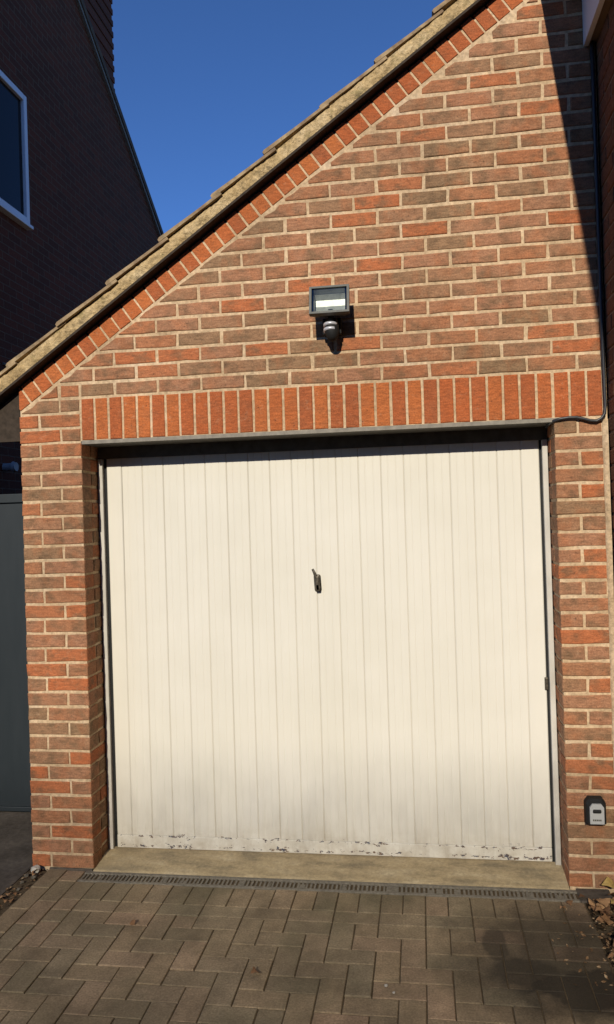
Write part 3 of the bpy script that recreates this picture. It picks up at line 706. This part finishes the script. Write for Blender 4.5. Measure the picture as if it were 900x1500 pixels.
for i in range(18):
    x = -5 + .75 * i + rh.uniform(-.2, .2); tube(bm, [(x, HY, -.1), (x + rh.uniform(-.2, .2), HY, 3.0), (x + rh.uniform(-.4, .4), HY + rh.uniform(-.2, .2), 5.4)], [.05, .035, .006], 6)
from_bm('shade_hedge_stem', bm, M['bark'], hedge)
V, F = [], []; HT = .53 * (.2 - HY) + .57
def hleaf(x, zt, sz):
    y = HY + rh.gauss(0, .25); z = zt + .53 * (HY - y); n_ = len(V)
    a_ = Vector((rh.gauss(0, 1), rh.gauss(0, 1), rh.gauss(0, 1))).normalized(); b_ = a_.orthogonal().normalized(); c_ = Vector((x, y, z))
    V.extend([tuple(c_ - a_ * sz), tuple(c_ + b_ * sz * .5), tuple(c_ + a_ * sz), tuple(c_ - b_ * sz * .5)]); F.append((n_, n_ + 1, n_ + 2, n_ + 3))
for zi in range(0, 108):
    zt = HT - .02 * zi; dens = min(1, .12 + zi / 22) * (1.0 + 0.55 * min(1, zi / 75))
    for xi in range(500): hleaf(-4 + .02 * (xi + rh.random()), zt + rh.uniform(-.01, .01), .0148 * math.sqrt(dens))
for i in range(9000): hleaf(rh.uniform(-5, 8), HT - 2.16 - 4.2 * rh.random(), rh.uniform(.05, .08))
me = bpy.data.meshes.new('shade_hedge_foliage'); me.from_pydata(V, [], F); tag(link('shade_hedge_foliage', me, M['hedge'], hedge), kind='stuff')

# ================================================================== LEAVES, STONES
def leaf_mesh(seed):
    r_ = random.Random(seed); V = [(0, 0, 0)]; F = []; n_ = 7; L = []
    for i in range(n_ + 1):
        t = i / n_; w = .42 * math.sin(math.pi * t ** .8) * (1 + r_.uniform(-.25, .25)) + .01; zc = .22 * math.sin(math.pi * t + r_.uniform(-.2, .2)) + r_.uniform(-.03, .03)
        L.append(((t, -w, zc + .22 * w + r_.uniform(-.04, .04)), (t, 0, zc), (t, w, zc + .28 * w + r_.uniform(-.04, .04))))
    V = [p for ring in L for p in ring]
    for i in range(n_):
        for j in range(2): F.append((i * 3 + j, i * 3 + j + 1, i * 3 + j + 4, i * 3 + j + 3))
    V += [(-.3, -.01, .02), (-.3, .01, .02)]; F.append((1, len(V) - 2, len(V) - 1))
    me = bpy.data.meshes.new('dry_leaf'); me.from_pydata(V, [], F)
    for p in me.polygons: p.use_smooth = True
    return me
lm = [leaf_mesh(i) for i in range(5)]; lmy = leaf_mesh(9)

for m_ in lm: m_.materials.append(M['leaf'])
lmy.materials.append(M['yleaf'])
rl = random.Random(5)
def put_leaf(me, x, y, z, size, label, group=None):
    o = link('dry_leaf', me, None, None, (x, y, z)); o.scale = (size,) * 3
    o.rotation_euler = (rl.uniform(-.5, .5), rl.uniform(-.4, .4), rl.uniform(0, 6.28)); tag(o, label, 'leaf', group); return o
for i in range(34):
    y = -.13 - abs(rl.gauss(.14, .16)); x = rl.uniform(2.375, 2.555)
    if i > 26: y = rl.uniform(-1.1, -.5)
    put_leaf(lm[i % 5], x, y, rl.uniform(.008, .035), rl.uniform(.045, .075), 'curled brown dead leaf in the litter beside the right pier', 'dead leaves beside the right pier')
put_leaf(lmy, 2.522, -.035, .030, .075, 'large yellow dead leaf against the foot of the right pier')
put_leaf(lmy, 2.50, -.16, .02, .05, 'small yellow dead leaf among the brown litter')
for (x, y) in ((2.30, -.17), (2.27, -.20), (2.345, -.10), (1.02, -.79), (.41, -.50)):
    put_leaf(lm[rl.randrange(5)], x, y, .006, rl.uniform(.025, .04), 'small pale leaf scrap lying on the block paving', 'leaf scraps on the paving')
for i in range(14):
    put_leaf(lm[i % 5], rl.uniform(-.335, -.245), rl.uniform(-.75, -.02), rl.uniform(.002, .012), rl.uniform(.02, .04), 'small dark leaf scrap on the soil strip beside the left pier', 'leaf scraps beside the left pier')
V, F = [], []
for i in range(900):
    if i < 700: x = rl.uniform(2.372, 2.56); y = -.13 - abs(rl.gauss(0, .5)); z = rl.uniform(.002, .022)
    elif i < 840: x = rl.uniform(-.34, -.24); y = -rl.random() * 1.0; z = rl.uniform(-.002, .010)
    else: x = 2.37 - abs(rl.gauss(0, .10)); y = rl.uniform(-.8, -.125); z = .0035
    sz = rl.uniform(.004, .014); a = rl.uniform(0, 6.28); n_ = len(V); t_ = rl.uniform(-.3, .3)
    for q in range(4): b = a + q * 1.571; V.append((x + math.cos(b) * sz * (1 if q % 2 else .5), y + math.sin(b) * sz * (1 if q % 2 else .5), z + t_ * sz * math.sin(b)))
    F.append((n_, n_ + 1, n_ + 2, n_ + 3))
me = bpy.data.meshes.new('leaf_litter'); me.from_pydata(V, [], F); tag(link('leaf_litter', me, M['litter']), 'fine brown leaf crumbs and grit strewn beside the piers', 'litter', kind='stuff')
def stone(x, y, z, r, label, group=None, mt_='stone'):
    bm = bmesh.new(); bmesh.ops.create_icosphere(bm, subdivisions=2, radius=r)
    for v in bm.verts: v.co *= 1 + .35 * mnoise.noise(v.co * (1.2 / r) + Vector((x * 9, y * 7, 0))); v.co.z *= .75
    o = from_bm('stone', bm, M[mt_], smooth=False); o.location = (x, y, z); tag(o, label, 'stone', group)
stone(-.290, -.048, .014, .024, 'pale grey stone lying in soil at the foot of the left pier')
for (x, y) in ((-.300, -.16), (-.28, -.23), (-.315, -.09), (-.27, -.10)): stone(x, y, .002, rl.uniform(.009, .014), 'little pebble in the soil strip beside the left pier', 'pebbles by the left pier', 'pebble')
for (x, y) in ((1.545, -.86), (1.515, -.82), (2.42, -.62)): stone(x, y, .003, rl.uniform(.005, .007), 'tiny pale pebble lying on the block paving', 'pebbles on the paving')

print('objects', len(bpy.data.objects), 'tris', sum(len(o.data.polygons) for o in bpy.data.objects if o.type == 'MESH'))
